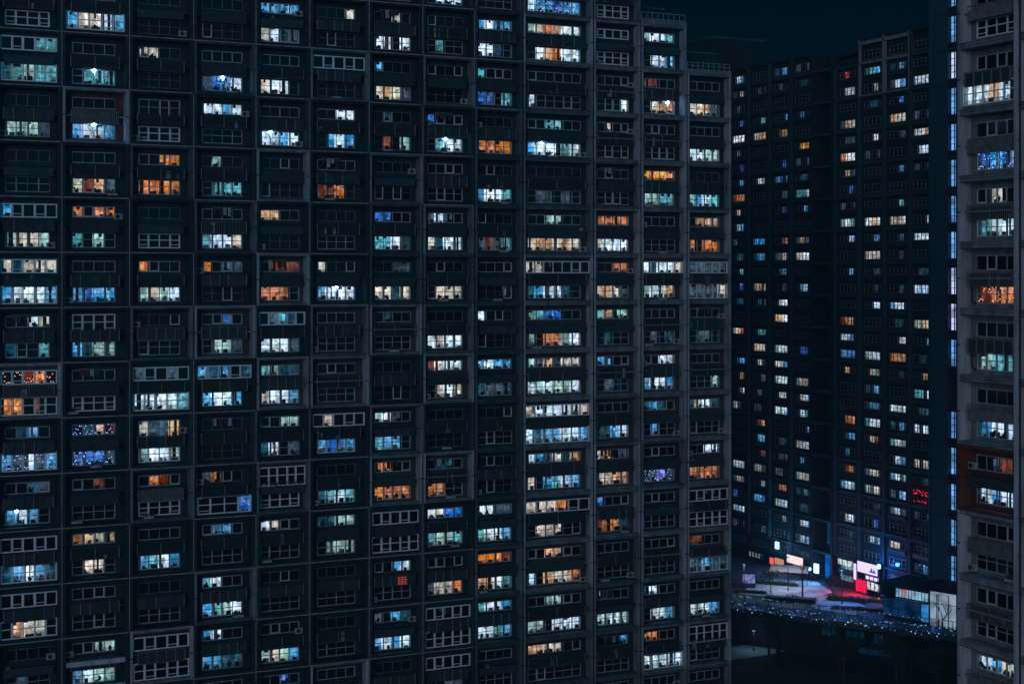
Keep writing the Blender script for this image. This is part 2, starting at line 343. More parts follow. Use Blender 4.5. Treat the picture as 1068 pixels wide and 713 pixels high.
# each column: first row, then rows "shade flags upper lower"; '.' is a dark pane
COLS = [
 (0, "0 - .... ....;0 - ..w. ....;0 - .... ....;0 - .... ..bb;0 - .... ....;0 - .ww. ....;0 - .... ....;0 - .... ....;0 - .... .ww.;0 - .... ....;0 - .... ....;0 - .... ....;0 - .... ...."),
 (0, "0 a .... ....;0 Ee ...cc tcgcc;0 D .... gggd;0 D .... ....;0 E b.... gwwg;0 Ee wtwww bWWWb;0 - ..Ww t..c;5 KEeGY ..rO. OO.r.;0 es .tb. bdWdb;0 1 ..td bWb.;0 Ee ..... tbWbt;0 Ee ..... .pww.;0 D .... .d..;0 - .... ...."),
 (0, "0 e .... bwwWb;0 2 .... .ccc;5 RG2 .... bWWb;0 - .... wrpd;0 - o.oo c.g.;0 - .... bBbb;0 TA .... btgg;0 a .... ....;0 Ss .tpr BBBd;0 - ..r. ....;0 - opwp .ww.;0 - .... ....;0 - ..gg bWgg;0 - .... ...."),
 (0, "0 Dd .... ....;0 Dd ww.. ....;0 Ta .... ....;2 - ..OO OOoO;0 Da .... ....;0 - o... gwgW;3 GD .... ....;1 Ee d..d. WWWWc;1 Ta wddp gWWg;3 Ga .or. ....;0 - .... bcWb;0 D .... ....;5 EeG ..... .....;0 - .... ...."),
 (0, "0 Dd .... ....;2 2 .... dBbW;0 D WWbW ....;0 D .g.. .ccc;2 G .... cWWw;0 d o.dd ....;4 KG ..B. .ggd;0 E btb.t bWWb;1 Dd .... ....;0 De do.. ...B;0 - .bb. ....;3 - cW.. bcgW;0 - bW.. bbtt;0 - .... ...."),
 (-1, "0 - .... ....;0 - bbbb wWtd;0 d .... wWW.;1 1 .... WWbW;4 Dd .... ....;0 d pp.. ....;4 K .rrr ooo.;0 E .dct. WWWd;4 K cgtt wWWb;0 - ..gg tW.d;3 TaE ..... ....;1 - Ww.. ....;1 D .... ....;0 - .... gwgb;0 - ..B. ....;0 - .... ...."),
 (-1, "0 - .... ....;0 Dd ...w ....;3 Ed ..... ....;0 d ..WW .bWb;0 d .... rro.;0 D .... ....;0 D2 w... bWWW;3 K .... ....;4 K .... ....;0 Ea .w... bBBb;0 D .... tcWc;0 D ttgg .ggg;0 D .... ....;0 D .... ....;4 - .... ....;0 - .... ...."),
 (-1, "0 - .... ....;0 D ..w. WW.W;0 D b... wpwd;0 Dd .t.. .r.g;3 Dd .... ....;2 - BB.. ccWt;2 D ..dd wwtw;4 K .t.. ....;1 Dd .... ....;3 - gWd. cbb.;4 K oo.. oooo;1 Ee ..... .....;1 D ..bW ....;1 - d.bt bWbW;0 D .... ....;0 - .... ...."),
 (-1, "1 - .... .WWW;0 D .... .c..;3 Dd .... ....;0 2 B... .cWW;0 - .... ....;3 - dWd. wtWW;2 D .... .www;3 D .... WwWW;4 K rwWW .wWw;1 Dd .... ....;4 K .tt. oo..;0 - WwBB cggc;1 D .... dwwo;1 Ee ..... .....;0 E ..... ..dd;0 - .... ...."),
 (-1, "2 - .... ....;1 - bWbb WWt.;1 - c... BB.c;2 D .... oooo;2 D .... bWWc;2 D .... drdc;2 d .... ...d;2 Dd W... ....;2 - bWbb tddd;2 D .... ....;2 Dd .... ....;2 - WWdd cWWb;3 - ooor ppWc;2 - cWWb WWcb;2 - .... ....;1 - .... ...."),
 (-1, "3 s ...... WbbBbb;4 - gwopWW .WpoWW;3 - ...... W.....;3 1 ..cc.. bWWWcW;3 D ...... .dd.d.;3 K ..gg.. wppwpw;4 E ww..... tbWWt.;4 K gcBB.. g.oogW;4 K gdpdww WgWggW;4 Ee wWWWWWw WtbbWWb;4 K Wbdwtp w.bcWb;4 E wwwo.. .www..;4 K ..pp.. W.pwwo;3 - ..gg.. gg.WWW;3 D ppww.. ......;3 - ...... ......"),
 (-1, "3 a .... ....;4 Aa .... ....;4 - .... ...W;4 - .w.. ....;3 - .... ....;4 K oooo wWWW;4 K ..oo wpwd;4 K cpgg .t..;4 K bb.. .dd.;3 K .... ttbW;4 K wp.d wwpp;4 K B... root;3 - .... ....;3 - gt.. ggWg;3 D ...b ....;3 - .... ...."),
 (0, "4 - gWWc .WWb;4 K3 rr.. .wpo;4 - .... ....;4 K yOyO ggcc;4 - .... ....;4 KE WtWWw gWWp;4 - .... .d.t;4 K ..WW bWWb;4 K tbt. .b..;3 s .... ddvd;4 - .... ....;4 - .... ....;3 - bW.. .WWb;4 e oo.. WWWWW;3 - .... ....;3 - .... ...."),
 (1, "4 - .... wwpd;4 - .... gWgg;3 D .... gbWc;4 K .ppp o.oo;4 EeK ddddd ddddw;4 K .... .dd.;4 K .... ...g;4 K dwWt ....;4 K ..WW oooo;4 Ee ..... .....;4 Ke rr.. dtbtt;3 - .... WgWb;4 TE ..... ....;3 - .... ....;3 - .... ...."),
]
def build_block(name, label, origin, rz, cols, sx, zt0, facecols, ww_of, depth=1.2, group=None, trimmax=2, Uz=(3.6,4.75), Lz=(.5,2.05)):
    root = empty(name, (origin.x, origin.y, GZ), rz)
    tag(root, label, 'apartment building', group)
    for j, (r0, txt) in enumerate(cols):
        rows = [q.split() for q in txt.split(';')]
        xa, xb = sx[j], sx[j+1]; W = xb-xa
        wall = MB(); colo = bpy.data.objects.new('bay_column', bpy.data.meshes.new('bay_column')); COL.objects.link(colo)
        colo.parent = root; colo.location = (xa, 0, 0)
        for i, (sh, fl, U, Lo) in enumerate(rows):
            z = zt0-H*(r0+i+1)-GZ
            cell(colo, wall, W, H, z, depth, int(sh), U, Lo, fl, ww_of(W), trim=(int(sh) < trimmax), UZ=Uz, LZ=Lz)
        zlast = zt0-H*(r0+len(rows))-GZ; ztop = zt0-H*r0-GZ
        if zlast > .3: wall.box(.05, W-.05, .1, depth, 0, zlast-.05, 'paint2')
        if r0 < 1 and facecols > j: pass
        me_o = wall.build('tmp'); colo.data = me_o.data; colo.data.name = 'bay_column'; bpy.data.objects.remove(me_o)
        tops.append((j, xa, xb, ztop))
    return root
tops = []
ss = [s_of(x) for x in EDGE]
# a storey above the frame for the tall columns, so that they run out of the picture
main = build_block('apartment_block', 'long dark apartment block filling the left of the view with its grid of windows',
    Vector((X0, Y0)), math.atan2(U_.y, U_.x), COLS, ss, 30.13, 0, lambda W: 7.1 if W > 8.5 else 4.4)
rt = [30.13+60+H*2]*11+[30.13+60+H*2]+[30.13+60]+[30.13+60-H]
b = MB()
for j, xa, xb, zt in tops:
    b.box(xa+.01, xb-.01, 1.2+1.0, 15, 0, zt-.05 if j >= 12 else rt[j], 'wall')
    if j >= 12: b.box(xa, xb, -.05, 15.1, zt+.002, zt+.5, 'paint3')
    else:
        b.box(xa+.05, xb-.05, .1, 2.2, zt+.01, rt[j], 'paint1')
body = b.build('building_body', main)
b = MB(); zt = 30.13+60; xa, xb = ss[12], ss[13]
for z in (.5, 1.25): b.box(xa+.1, xb-.2, .1, .16, zt+z+.1, zt+z+.16, 'alu')
for i in range(9): x = xa+.1+(xb-xa-.35)*i/8; b.box(x, x+.05, .1, .16, zt+.5, zt+1.3, 'alu')
b.build('roof_railing', main)
b = MB(); b.box(xa+.5, xb-.5, 5, 12, zt+.5, zt+2.7, 'wall'); b.box(xa+.3, xb-.3, 4.8, 12.2, zt+2.7, zt+2.95, 'paint2'); b.build('roof_house', main)
xa, xb = ss[13], ss[14]; zt -= H
b = MB(); b.box(xa+.6, xb-.3, 3, 12, zt+.5, zt+2.9, 'wall'); b.box(xa+.4, xb-.1, 2.8, 12.2, zt+2.9, zt+3.1, 'paint2'); b.build('roof_house', main)
b = MB()
for z in (.9, 1.3): b.box(xa+.1, xb-.2, .1, .16, zt+z, zt+z+.05, 'alu')
for i in range(9): x = xa+.1+(xb-xa-.35)*i/8; b.box(x, x+.05, .1, .16, zt+.5, zt+1.3, 'alu')
b.build('roof_railing', main)
# small red neon on one balcony
j = 8; colx = ss[7]
b = MB(); M['redneon'] = emis('red_neon', (1, .12, .1), .5)
for k in range(4): b.box(colx+3.55, colx+4.6-.2*(k % 2), .2, .24, 30.13+60-H*12+2.3+.24*k, 30.13+60-H*12+2.36+.24*k, 'redneon')
for k in range(3): b.box(colx+3.6+.4*k, colx+3.65+.4*k, .24, .27, 30.13+60-H*12+2.25, 30.13+60-H*12+3.15, 'redneon')
b.build('neon_sign', main)
# the pale brown ledges on one lower bay
b = MB()
for z in (2.6, -.0): b.box(ss[2]+.45, ss[3]-.45, -.12, .3, 30.13+60-H*13+z+.02, 30.13+60-H*13+z+.5, 'paint6')
b.build('balcony_ledge', main)

# ================= right-hand block, close by =================
RY = F*H/68.7; RX = (998-CX)/F*RY
A2 = math.atan2(-V_.y, -V_.x)
Rz = (285-668)*RY/F+H*10      # top line of row 0
RC = [(-2, "5 B .... ....;5 B .... ....;5 Ba .... ....;5 Be .... WWpW.;5 Bs .... BbBg;5 B .w.. cWWW;5 By .... rooo;5 B .... gcc.;5 B .... bWWc;3 X .dr. WbWb;6 B .... ....;6 B .... ....;6 B WbwW ....;6 B .... ....;6 B .... ...."),
      (-2, "5 B .... ....;5 B .... ..w.;5 B .... ....;5 B .... ....;5 B .... b...;5 B .... ....;5 B .... ....;5 B .... ....;5 B wWW. gWW.;5 B .... ....;6 B .... ....;6 B .... ....;6 B .... ....;6 B .... ....;6 B .... ....")]
tops = []
right = build_block('apartment_block', 'pale grey-brown apartment block rising at the right edge, one bay painted rust red', Vector((RX, RY)), A2, RC,
    [0, 7.0, 14.2], Rz, 0, lambda W: 4.75, depth=1.25, trimmax=0, Uz=(3.45, 4.75), Lz=(.65, 2.2))
b = MB(); b.box(.05, 14.1, 2.25, 16, 0, Rz-GZ+H*2, 'paint5'); b.box(-.06, -.001, 0, 16, 0, Rz-GZ+H*2, 'paint5'); b.build('building_body', right)
b = MB()
for xq in (6.95,): b.box(xq-.12, xq+.22, -.14, -.02, 0, Rz-GZ+H*2, 'paint6'); b.tube((xq+.55, -.12, 0), (xq+.55, -.12, Rz-GZ+H*2), .07, .07, 'joint', 6)
b.build('drain_pipe', right)

# ================= far block =================
FY = F*H/34.7; FX = (900-CX)/F*FY; W_ = -V_
def sf(x): return s_of(x, FX, FY, W_)
FE = [735, 757.5, 779.5, 801.5, 824, 846, 869.5, 895, 921, 948, 970.5]
fs = [sf(x) for x in FE]
far = empty('apartment_block', (FX, FY, GZ), A2)
tag(far, 'distant dark apartment block between two nearer ones, with a blue-lit stair tower', 'apartment building')
LIT = {1: "81 .Wb.;100 d.w.;146 WWWW;192 ..b.;207 rooo;222 .w..;236 .gb.;251 d...;284 ..c.;344 wwo.;375 .tbb;389 ..pr;406 ..dW;418 wd..;483 WWWW;497 dwwd;510 B...;526 gbgW",
 2: "94 .d.d;127 ..cd;143 wppp;190 .Ww.;252 bBb.;268 tbb.;300 wydw;315 .d.d;345 .ccc;358 oppw;362 pwwd;376 .wd.;437 .rp.;454 .cb.;471 ..rd;485 wgdd;500 ..gd;516 bbB.",
 3: "122 ...b;139 .rpo;188 bB.b;251 ..rp;267 ddwd;283 .tb.;298 ..d.;315 .wWW;331 ppWW;363 gWWg;378 wwbb;395 gWWg;410 .ww.;427 WgWb;457 .td.;505 .OO.;522 gWWW;538 ..w.",
 4: "121 .b..;152 .yOy;201 cccW;217 ..b.;249 dpdd;267 wwWW;299 .bW.;365 .BB.;396 gwwd;412 .wWb;428 .Wc.;446 ...b;462 wWWw;476 .b..;494 gwwg;541 .wWb;559 dWbW",
 6: "79 .R..;95 .WWw;129 dpww;163 owWw;179 .pdd;230 gWgd;248 ..WB;283 ..b.;333 rOp.;350 WWb.;368 bbBb;381 .p..;435 .ooo;452 .tbb;467 .b..;486 .ro.;503 bWWb;536 .wWd;587 cgW.;603 .tt.",
 7: "72 dcbb;88 ..w.;142 ..W.;229 WwpW;247 ..bB;265 wwww;283 ..dd;299 ..d.;317 ..WW;370 WWWW;386 .wgr;420 tcbt;439 cWWW;455 .wo.;488 dwwd;508 gdwg;543 ..B.;558 .WbW",
 8: "85 dWbb;124 pwww;175 ..b.;211 ..c.;228 wpwW;316 bWW.;334 .tt.;353 ..WW;371 oppo;423 WWgW;459 cWwg;476 .Wbb;494 bWdg;512 d.bW;529 gWdd;563 ww..",
 9: "81 WWWW;136 wWpp;155 .WWW;227 ...W;246 WWWW;300 WbWb;336 wgpw;354 ...b;389 ..p.;409 cc.W;445 W.Wb;478 w.ww"}
def colpt(s): return Vector((FX, FY))+W_*s
M['fwall'] = mat('far_wall_paint', (.004, .016, .022), .8, .35, .3, 1)
M['fframe'] = mat('far_frame_paint', (.02, .06, .07), .8, .4, .4, 1)
M['fpale'] = mat('far_frame_pale', (.22, .22, .22), .8, .3, .4, 1)
ZB = 1.77
for j in range(10):
    xa, xb = fs[j], fs[j+1]; W = xb-xa
    top = 39.3 if j >= 7 else (37.3 if j == 6 else 38.5)
    b = MB(); colo = bpy.data.objects.new('bay_column', bpy.data.meshes.new('bay_column')); COL.objects.link(colo); colo.parent = far; colo.location = (xa, 0, 0)
    if j == 5:                                        # the open stair and lift shaft
        cells = {0: None}
        b.box(0, .5, -.35, 3, 0, top+60, 'fwall'); b.box(W-.5, W, -.35, 3, 0, top+60, 'fwall'); b.box(.5, W-.5, 3, 3.2, 0, top+60, 'fwall')
        for k in range(-9, 8):
            z = ZB+5.6*k-.2-GZ
            if z < top+58: b.box(.5, W-.5, -.3, 2.9, z, z+.35, 'fframe')
    else:
        lit = {}
        P = colpt((xa+xb)/2)
        for q in LIT.get(j, '').split(';'):
            if not q: continue
            yy, st = q.split(); z = (HZ-float(yy))*P.y/F; hh = (z-ZB)/2.8; k = math.floor(hh); lit[k] = st
        kmin = -19; kmax = int((top-ZB)/2.8)
        ww = min(4.1, W-1.3); c = W/2-.1
        b.box(.02, W-.02, 1.2, 1.4, 0, top+60, 'fwall')
        wall = MB()
        for k in range(kmin, kmax):
            z = ZB+2.8*k-GZ
            s = lit.get(k) or (random.choice(('.d..', '..t.', 'dd..', '.tt.', '..dt', '..B.', 't.bt', '.dtd', 'd..d')) if random.random() < .42 else '....'); a0 = .55 if k % 2 == 0 else .72; zz0, zz1 = z+a0, z+a0+(1.45 if k % 2 == 0 else 1.2)
            put_window(colo, c-ww/2, c+ww/2, zz0, zz1, .5, s, transom=True, simple=True, dim=True, fairy=('fairywhite' if False else False))
            # recess wall round this opening
            for q in ((.25, W-.25, z, zz0), (.25, c-ww/2, zz0, zz1), (c+ww/2, W-.25, zz0, zz1), (.25, W-.25, zz1, z+2.8)): b.box(q[0], q[1], .53, .66, q[2], q[3], 'fwall')
            if k % 2 == 0:
                fm = 'fpale' if (j in (7, 8) and k >= kmax-3) else 'fframe'
                th = .26
                b.box(.05, th, -.0, .6, z+.02, min(z+5.58, top+60), fm); b.box(W-th, W-.05, 0, .6, z+.02, min(z+5.58, top+60), fm)
                b.box(th, W-th, 0, .6, z+.02, z+.22, fm); z+5.58 < top+60.2 and b.box(th, W-th, 0.01, .6, z+5.36, z+5.58, fm)
            if random.random() < .35: b.box(c-ww/2-.1, c+ww/2+.1, .2, .5, zz0-.75, zz0-.1, 'rail')
        if j in (7, 8): b.box(.05, W-.05, 0, .7, top+60-.9, top+60-.3, 'fpale')
        b.box(-.02, W+.02, .2, 8, top+60-.2, top+60+.3, 'fwall')
    o = b.build('tmp'); colo.data = o.data; colo.data.name = 'bay_column'; bpy.data.objects.remove(o)
xa = fs[5]; W = fs[6]-fs[5]
def shaftpanel(y0, y1, colr, name, x0=.9, x1=None, s=1):  # lit shaft walls, their light put in as glowing panels
    P = colpt(xa+W/2); m = name+'_light'; M[m] = emis(m, lin(colr), s, .35); bb = MB()
    z0 = (HZ-y1)*P.y/F-GZ; z1 = (HZ-y0)*P.y/F-GZ
    bb.box(xa+x0, xa+(x1 or W-.75), 2.6, 2.7, z0, z1, m)
    for i in range(1, 3): bb.box(xa+x0, xa+W-.75, 2.52, 2.6, z0+(z1-z0)*i/3, z0+(z1-z0)*i/3+.06, 'fframe')
    bb.build('stairwell_window_glow', far)
shaftpanel(84, 103, (20, 72, 120), 'stair_a', 2.6); shaftpanel(112, 138, (8, 42, 120), 'stair_b', 2.0)
shaftpanel(181, 204, (105, 52, 45), 'stair_c', 2.4, s=.8); shaftpanel(545, 569, (4, 62, 100), 'stair_d', 1.2, s=1.5); shaftpanel(577, 612, (4, 90, 175), 'stair_e', .6, s=2.0)
b = MB(); b.box(fs[0]-12, fs[10], 2.2 if False else 3.3, 16, 0, 37+60, 'fwall'); b.box(fs[7], fs[10], 1.5, 16, 97, 99, 'fwall'); b.build('building_body', far)
# blank stair tower at the near end, with its column of blue stair windows
M['towerwall'] = mat('stair_tower_painted_light', (.02, .07, .10), .8, .3, .3, 1)  # blue light from the stair windows put into the wall colour
xt0 = fs[10]; xw0 = sf(990.3); xw1 = sf(998.3); zt = 46+60
b = MB(); b.box(xt0+.02, xw0-.02, -.3, 12, 0, zt, 'towerwall'); b.box(xw1+.02, xw1+7, -.3, 12, 0, zt, 'towerwall'); 
for k in range(-11, 8):
    z = ZB+5.6*k-GZ; b.box(xw0-.02, xw1+.02, -.3, 2.5, z-.9 if k > -11 else 0, z+.55, 'fwall')
    b.box(xt0+.02, xw1+.1, -.4, -.301, z-.55, z-.35, 'fframe')
b.box(xt0+.02, xt0+.5, -.45, -.301, 0, zt, 'fframe')
b.build('stair_tower', far)
M['blueglass'] = emis('lit_blue_stair_glass', lin((110, 172, 238)), 1.15, .5)
M['whiteglass'] = emis('lit_white_stair_glass', lin((190, 205, 245)), 1.1, .5)
for k in range(-10, 8):
    if k == -4: continue
    z0 = ZB+5.6*k-GZ+.55; z1 = z0+4.15 if k < 7 else z0+2.2
    bb = MB(); bb.box(xw0, xw1, .35, .4, z0, z1, 'whiteglass' if k in (5, -1, -2) else 'blueglass')
    for i in range(5): zz = z0+(z1-z0)*i/4; bb.box(xw0, xw1, .2, .34, zz-.04, zz+.04, 'clutter')
    for i in range(3): xx = xw0+(xw1-xw0)*i/2; bb.box(xx-.05, xx+.05, .18, .345, z0, z1, 'clutter')
    bb.build('stairwell_window_glow', far)
# ================= a taller block further back, its roof just showing =================
P = Vector(((718-CX)/F*345, 345)); back = empty('apartment_block', (P.x, P.y, GZ), A2)
tag(back, 'faint flat-roofed block showing just over the lowest roof step of the long block', 'apartment building')
b = MB(); b.box(-4, 9, 0, 14, 0, 110.3, 'fwall'); b.build('building_body', back)
b = MB(); b.box(-4.2, 9.2, -.2, 14.2, 110.3, 110.9, 'fframe'); b.build('roof_slab', back)
for k in range(3):
    for i in range(3): put_window(back, -2.8+3.6*i, -.6+3.6*i, 100.5+2.8*k, 102+2.8*k, -.1, '....', simple=True, dim=True)
# ================= ground, plaza, bridge and the lit things at street level =================
def flat(name, pts, z, th, m, kind='structure'):
    b = MB(); n = len(pts); top = [(p[0], p[1], z) for p in pts]; bot = [(p[0], p[1], z-th) for p in pts]
    b.quad(top, m); b.quad(bot[::-1], m)
    for i in range(n): j = (i+1) % n; b.quad([top[i], bot[i], bot[j], top[j]], m)
    o = b.build(name); tag(o, kind=kind); return o
def xy(x, Y): return ((x-CX)/F*Y, Y)
b = MB(); b.quad([(-900, -100, GZ), (900, -100, GZ), (900, 1500, GZ), (-900, 1500, GZ)], 'soil'); tag(b.build('ground'), kind='structure')
PZ = -54.0
pl, pr = xy(700, 262), xy(1040, 232)
flat('plaza', [pl, pr, (140, 232), (140, 420), (0, 420), (pl[0], 330)], PZ, 5.9, 'plaza')
def gq(name, pix, z, th, m): return flat(name, [tuple(gp(x, y, z))[:2] for x, y in pix], z, th, m)
gq('path', [(770, 618), (806, 622), (846, 624), (868, 617), (852, 606), (800, 603)], PZ+.05, .04, 'snowy')
gq('path', [(852, 621), (878, 621), (912, 636), (892, 641), (850, 634)], PZ+.05, .04, 'snowy')
gq('path', [(742, 690), (798, 683), (830, 676), (832, 669), (790, 669), (742, 678)], GZ+.03, .02, 'path')
gq('road', [(735, 713), (1010, 735), (1010, 800), (735, 800)], GZ+.02, .015, 'asphalt')
# retaining wall under the plaza edge
d = Vector(pr)-Vector(pl); Lw = d.length; aw = math.atan2(d.y, d.x)
rw = empty('retaining_wall', (pl[0], pl[1], GZ), aw); tag(rw, 'dark retaining wall under the plaza edge behind the footbridge', 'wall')
def wl(x):                                            # distance along the wall at a picture column
    k = (x-CX)/F; dd = d.normalized(); return (k*pl[1]-pl[0])/(dd.x-k*dd.y)
b = MB(); b.box(0, Lw, -.35, -.02, 0, 5.9, 'fwall'); b.box(0, Lw, -.45, .2, 5.9, 6.25, 'fframe'); b.build('wall_face', rw)
M['dimblue'] = emis('dim_blue_glow', (.01, .09, .2), .16, 1.2); M['dimblue2'] = emis('dim_blue_window_glow', (.015, .06, .2), .3, 1.5)
for xa_, xb_, z0_, z1_, m_ in ((858, 873, 3.4, 5.0, 'dimblue'), (883, 903, 3.6, 4.6, 'dimblue'), (913, 922, 3.2, 4.6, 'dimblue2'), (896, 929, 1.3, 2.2, 'dimblue')):  # vague blue glimmers below the plaza, put in as glowing panels
    b = MB(); x0, x1 = wl(xa_), wl(xb_); b.box(x0, x1, -.4, -.36, z0_, z1_, m_)
    for i in range(4): xx = x0+(x1-x0)*i/3; b.box(xx-.06, xx+.06, -.48, -.41, z0_-.1, z1_+.1, 'clutter')
    b.box(x0-.2, x1+.2, -1.0, -.36, z1_+.12, z1_+.25, 'fwall'); b.build('blue_glow_patch', rw)
# footbridge with two rows of small lights
BL, BR = Vector(xy(715, 248.5)), Vector(xy(1045, 222)); d = BR-BL; LB = d.length
br = empty('footbridge', (BL.x, BL.y, GZ), math.atan2(d.y, d.x)); tag(br, 'raised footbridge edged with two rows of tiny blue-white lights', 'footbridge')
zb = 8.0
M['deck'] = mat('bridge_deck', (.12, .13, .15), .6, .3, 1); M['steel'] = mat('dark_steel', (.06, .07, .08), .45, .3, 2, metal=.3)
M['strip'] = emis('blue_led_strip', (.005, .1, .6), .2); M['bulb'] = emis('bluewhite_bulb', (.3, .6, 1), 2)
b = MB(); b.box(0, LB, 0, 4, zb-.5, zb, 'deck'); b.box(0, LB, -.15, 0, zb-.75, zb+.12, 'steel'); b.box(0, LB, 4, 4.15, zb-.75, zb+.12, 'steel'); b.build('deck', br)
def railing(y, hh=1.15):
    b = MB(); b.box(0, LB, y-.04, y+.04, zb+hh, zb+hh+.07, 'steel'); b.box(0, LB, y-.03, y+.03, zb+.22, zb+.27, 'steel')
    n = int(LB/2)
    for i in range(n): b.box(LB*i/n, LB*i/n+.09, y-.05, y+.05, zb+.121, zb+hh, 'steel')
    for i in range(n*7): b.box(LB*i/n/7+.1, LB*i/n/7+.125, y-.012, y+.012, zb+.27, zb+hh, 'steel')
    b.build('railing', br)
railing(-.07); railing(4.07)
b = MB(); b.box(0, LB, 3.85, 3.93, zb+.03, zb+.09, 'strip'); b.build('light_strip', br)
b = MB(); n = int(LB/.3)
for i in range(n):
    u = LB*i/n+random.uniform(-.1, .1)
    if random.random() < .6: b.octa((u, -.2, zb+.95+random.uniform(-.3, .2)), random.choice((.03, .04, .05, .07)), 'bulb')
    if random.random() < .6: b.octa((u+.2, -.22, zb+.05+random.uniform(-.35, .4)), random.choice((.025, .04, .08)), 'bulb')
    if random.random() < .35: b.octa((u+.1, 3.8, zb+1.15+random.uniform(-.1, .1)), random.uniform(.03, .06), 'bulb')
tag(b.build('string_lights', br), kind='stuff')
for i in range(7):
    ld = bpy.data.lights.new('bridge_light', 'POINT'); ld.energy = 40; ld.color = (.02, .2, 1); ld.shadow_soft_size = .1; lo = bpy.data.objects.new('bridge_light', ld); COL.objects.link(lo); lo.parent = br; lo.location = (LB*(i+.5)/7, 2.4, zb+1.3)
for i in range(5):
    b = MB(); x = LB*(i+.5)/5; b.box(x-.25, x+.25, 1.6, 2.4, 0, zb-.9, 'soil'); b.box(x-.4, x+.4, .3, 3.7, zb-.9, zb-.51, 'soil'); b.build('pier', br)
# ---- things fixed on or standing by the far block (A2 frame) ----
def fpt(x, y, off=0):
    s = sf(x); P = colpt(s); z = (HZ-y)*P.y/F; q = P+V_*0+Vector((-U_.x, -U_.y))*off; return Vector((q.x, q.y, z)), s
def facade_box(x0, x1, y0, y1, off):
    p, s0 = fpt(x0, y1, off); s1 = sf(x1); Pm = colpt((s0+s1)/2); zt_ = (HZ-y0)*Pm.y/F; zb_ = (HZ-y1)*Pm.y/F
    return p.x, p.y, zb_, s1-s0, zt_-zb_
def sign(name, label, x0, x1, y0, y1, m, lettering, cat='sign', off=.7, framem='steel'):
    px, py, zb_, wd, ht = facade_box(x0, x1, y0, y1, off); r = empty(name, (px, py, zb_), A2); tag(r, label, cat)
    b = MB(); b.box(0, wd, 0, .25, 0, ht, framem); b.build('sign_case', r)
    b = MB(); b.box(.08, wd-.08, -.04, -.002, .08, ht-.08, m); b.build('sign_panel', r)
    if lettering:
        b = MB(); n, lm = lettering; cw = (wd-.4)/n
        for i in range(n):
            x = .2+cw*i; h0, h1 = ht*.25, ht*.75
            for q in range(3):
                z = h0+(h1-h0)*q/2; b.box(x+.05, x+cw*random.uniform(.5, .85), -.07, -.045, z, z+.1, lm)
            for q in range(random.choice((1, 2))): xx = x+cw*random.uniform(.15, .7); b.box(xx, xx+.1, -.075, -.05, h0-.1, h1+.15, lm)
        b.build('lettering', r)
    return r, wd, ht
M['sviolet'] = emis('violet_white_sign', (.66, .55, 1), 1.5); M['spink'] = emis('pink_white_sign', (1, .74, .72), 1.2)
M['sred'] = emis('red_sign', (1, .05, .04), 1.6); M['sorange'] = emis('orange_sign', (1, .35, .12), .8)
M['swhite'] = emis('white_letters', (.6, .65, .7), .35); M['redroom'] = emis('red_shop_light', (1, .005, .05), 1.5)
M['vdark'] = mat('violet_letter', (.08, .06, .2), .6)
r, wd, ht = sign('shop_sign', 'glowing violet-white sign board over the red-lit shop entrance', 897.5, 919, 586, 598, 'sviolet', None)
b = MB(); b.box(wd*.62, wd*.9, -.08, -.045, ht*.22, ht*.36, 'vdark'); b.box(wd*.68, wd*.74, -.079, -.046, ht*.36, ht*.6, 'vdark'); b.box(wd*.8, wd*.86, -.079, -.046, ht*.36, ht*.52, 'vdark'); b.build('lettering', r)
sign('shop_sign', 'narrow upright violet-white sign left of the big glowing board', 893.6, 896.8, 586.5, 604, 'sviolet', None)
sign('shop_sign', 'bright pinkish-white sign box above the shop windows left of the blue entrance', 824, 841, 579, 588, 'spink', None)
sign('shop_sign', 'small red sign left of the orange one on the far facade', 806, 810.5, 580.5, 588, 'sred', (1, 'swhite'))
sign('shop_sign', 'small orange sign with pale letters right of the small red one', 811.2, 821, 581.5, 588.5, 'sorange', (3, 'swhite'))
r, wd, ht = sign('shop_sign', 'dark sign with dim white letters at the far left of the street-level shops', 784, 798, 575, 581.5, 'clutter', (4, 'swhite'))
# shop front parts of the far block
def facepart(name, x0, x1, y0, y1, m, off=.45, bars=3):
    p, s0 = fpt(x0, y1); s1 = sf(x1); Pm = colpt((s0+s1)/2); z1 = (HZ-y0)*Pm.y/F-GZ; z0 = (HZ-y1)*Pm.y/F-GZ
    b = MB(); b.box(s0, s1, -off, -off+.1, z0, z1, m)
    for i in range(bars+1): xx = s0+(s1-s0)*i/bars; b.box(xx-.06, xx+.06, -off-.08, -off-.005, z0, z1, 'clutter')
    b.box(s0, s1, -off-.09, -off-.006, z1-.05, z1+.1, 'clutter'); b.box(s0, s1, -off+.11, .3, z0-.1, z1+.15, 'fframe'); b.build(name, far)
M['shopwin'] = emis('shop_window_light', (.62, .75, .8), 1.1, 1.5); M['shopdim'] = emis('shop_window_dim', (.12, .3, .38), .8, 1.2)
facepart('shop_entrance', 895, 905.5, 604, 616.5, 'redroom'); facepart('shop_window', 906.5, 918.5, 606.5, 615, 'shopwin'); facepart('shop_window', 905, 918, 600.5, 604.5, 'sviolet')
facepart('shop_window', 829, 845, 589, 595, 'shopdim'); facepart('shop_window', 879, 891, 599, 605, 'shopdim'); facepart('shop_window', 876, 891, 583, 589, 'shopwin')
facepart('shop_window', 806, 822, 590, 596, 'dimblue2')
b = MB(); M['redlights'] = emis('red_string_light', (1, .01, .06), 1.8)
p, s0 = fpt(952.5, 515); s1 = sf(968.5); zc = (HZ-517)*colpt((s0+s1)/2).y/F-GZ
for i in range(46): b.octa((random.uniform(s0, s1), .05, zc+random.choice((.55, .35, .75, .15, -.9))+random.uniform(-.12, .12)), .08, 'redlights')
tag(b.build('string_lights', far), kind='stuff')
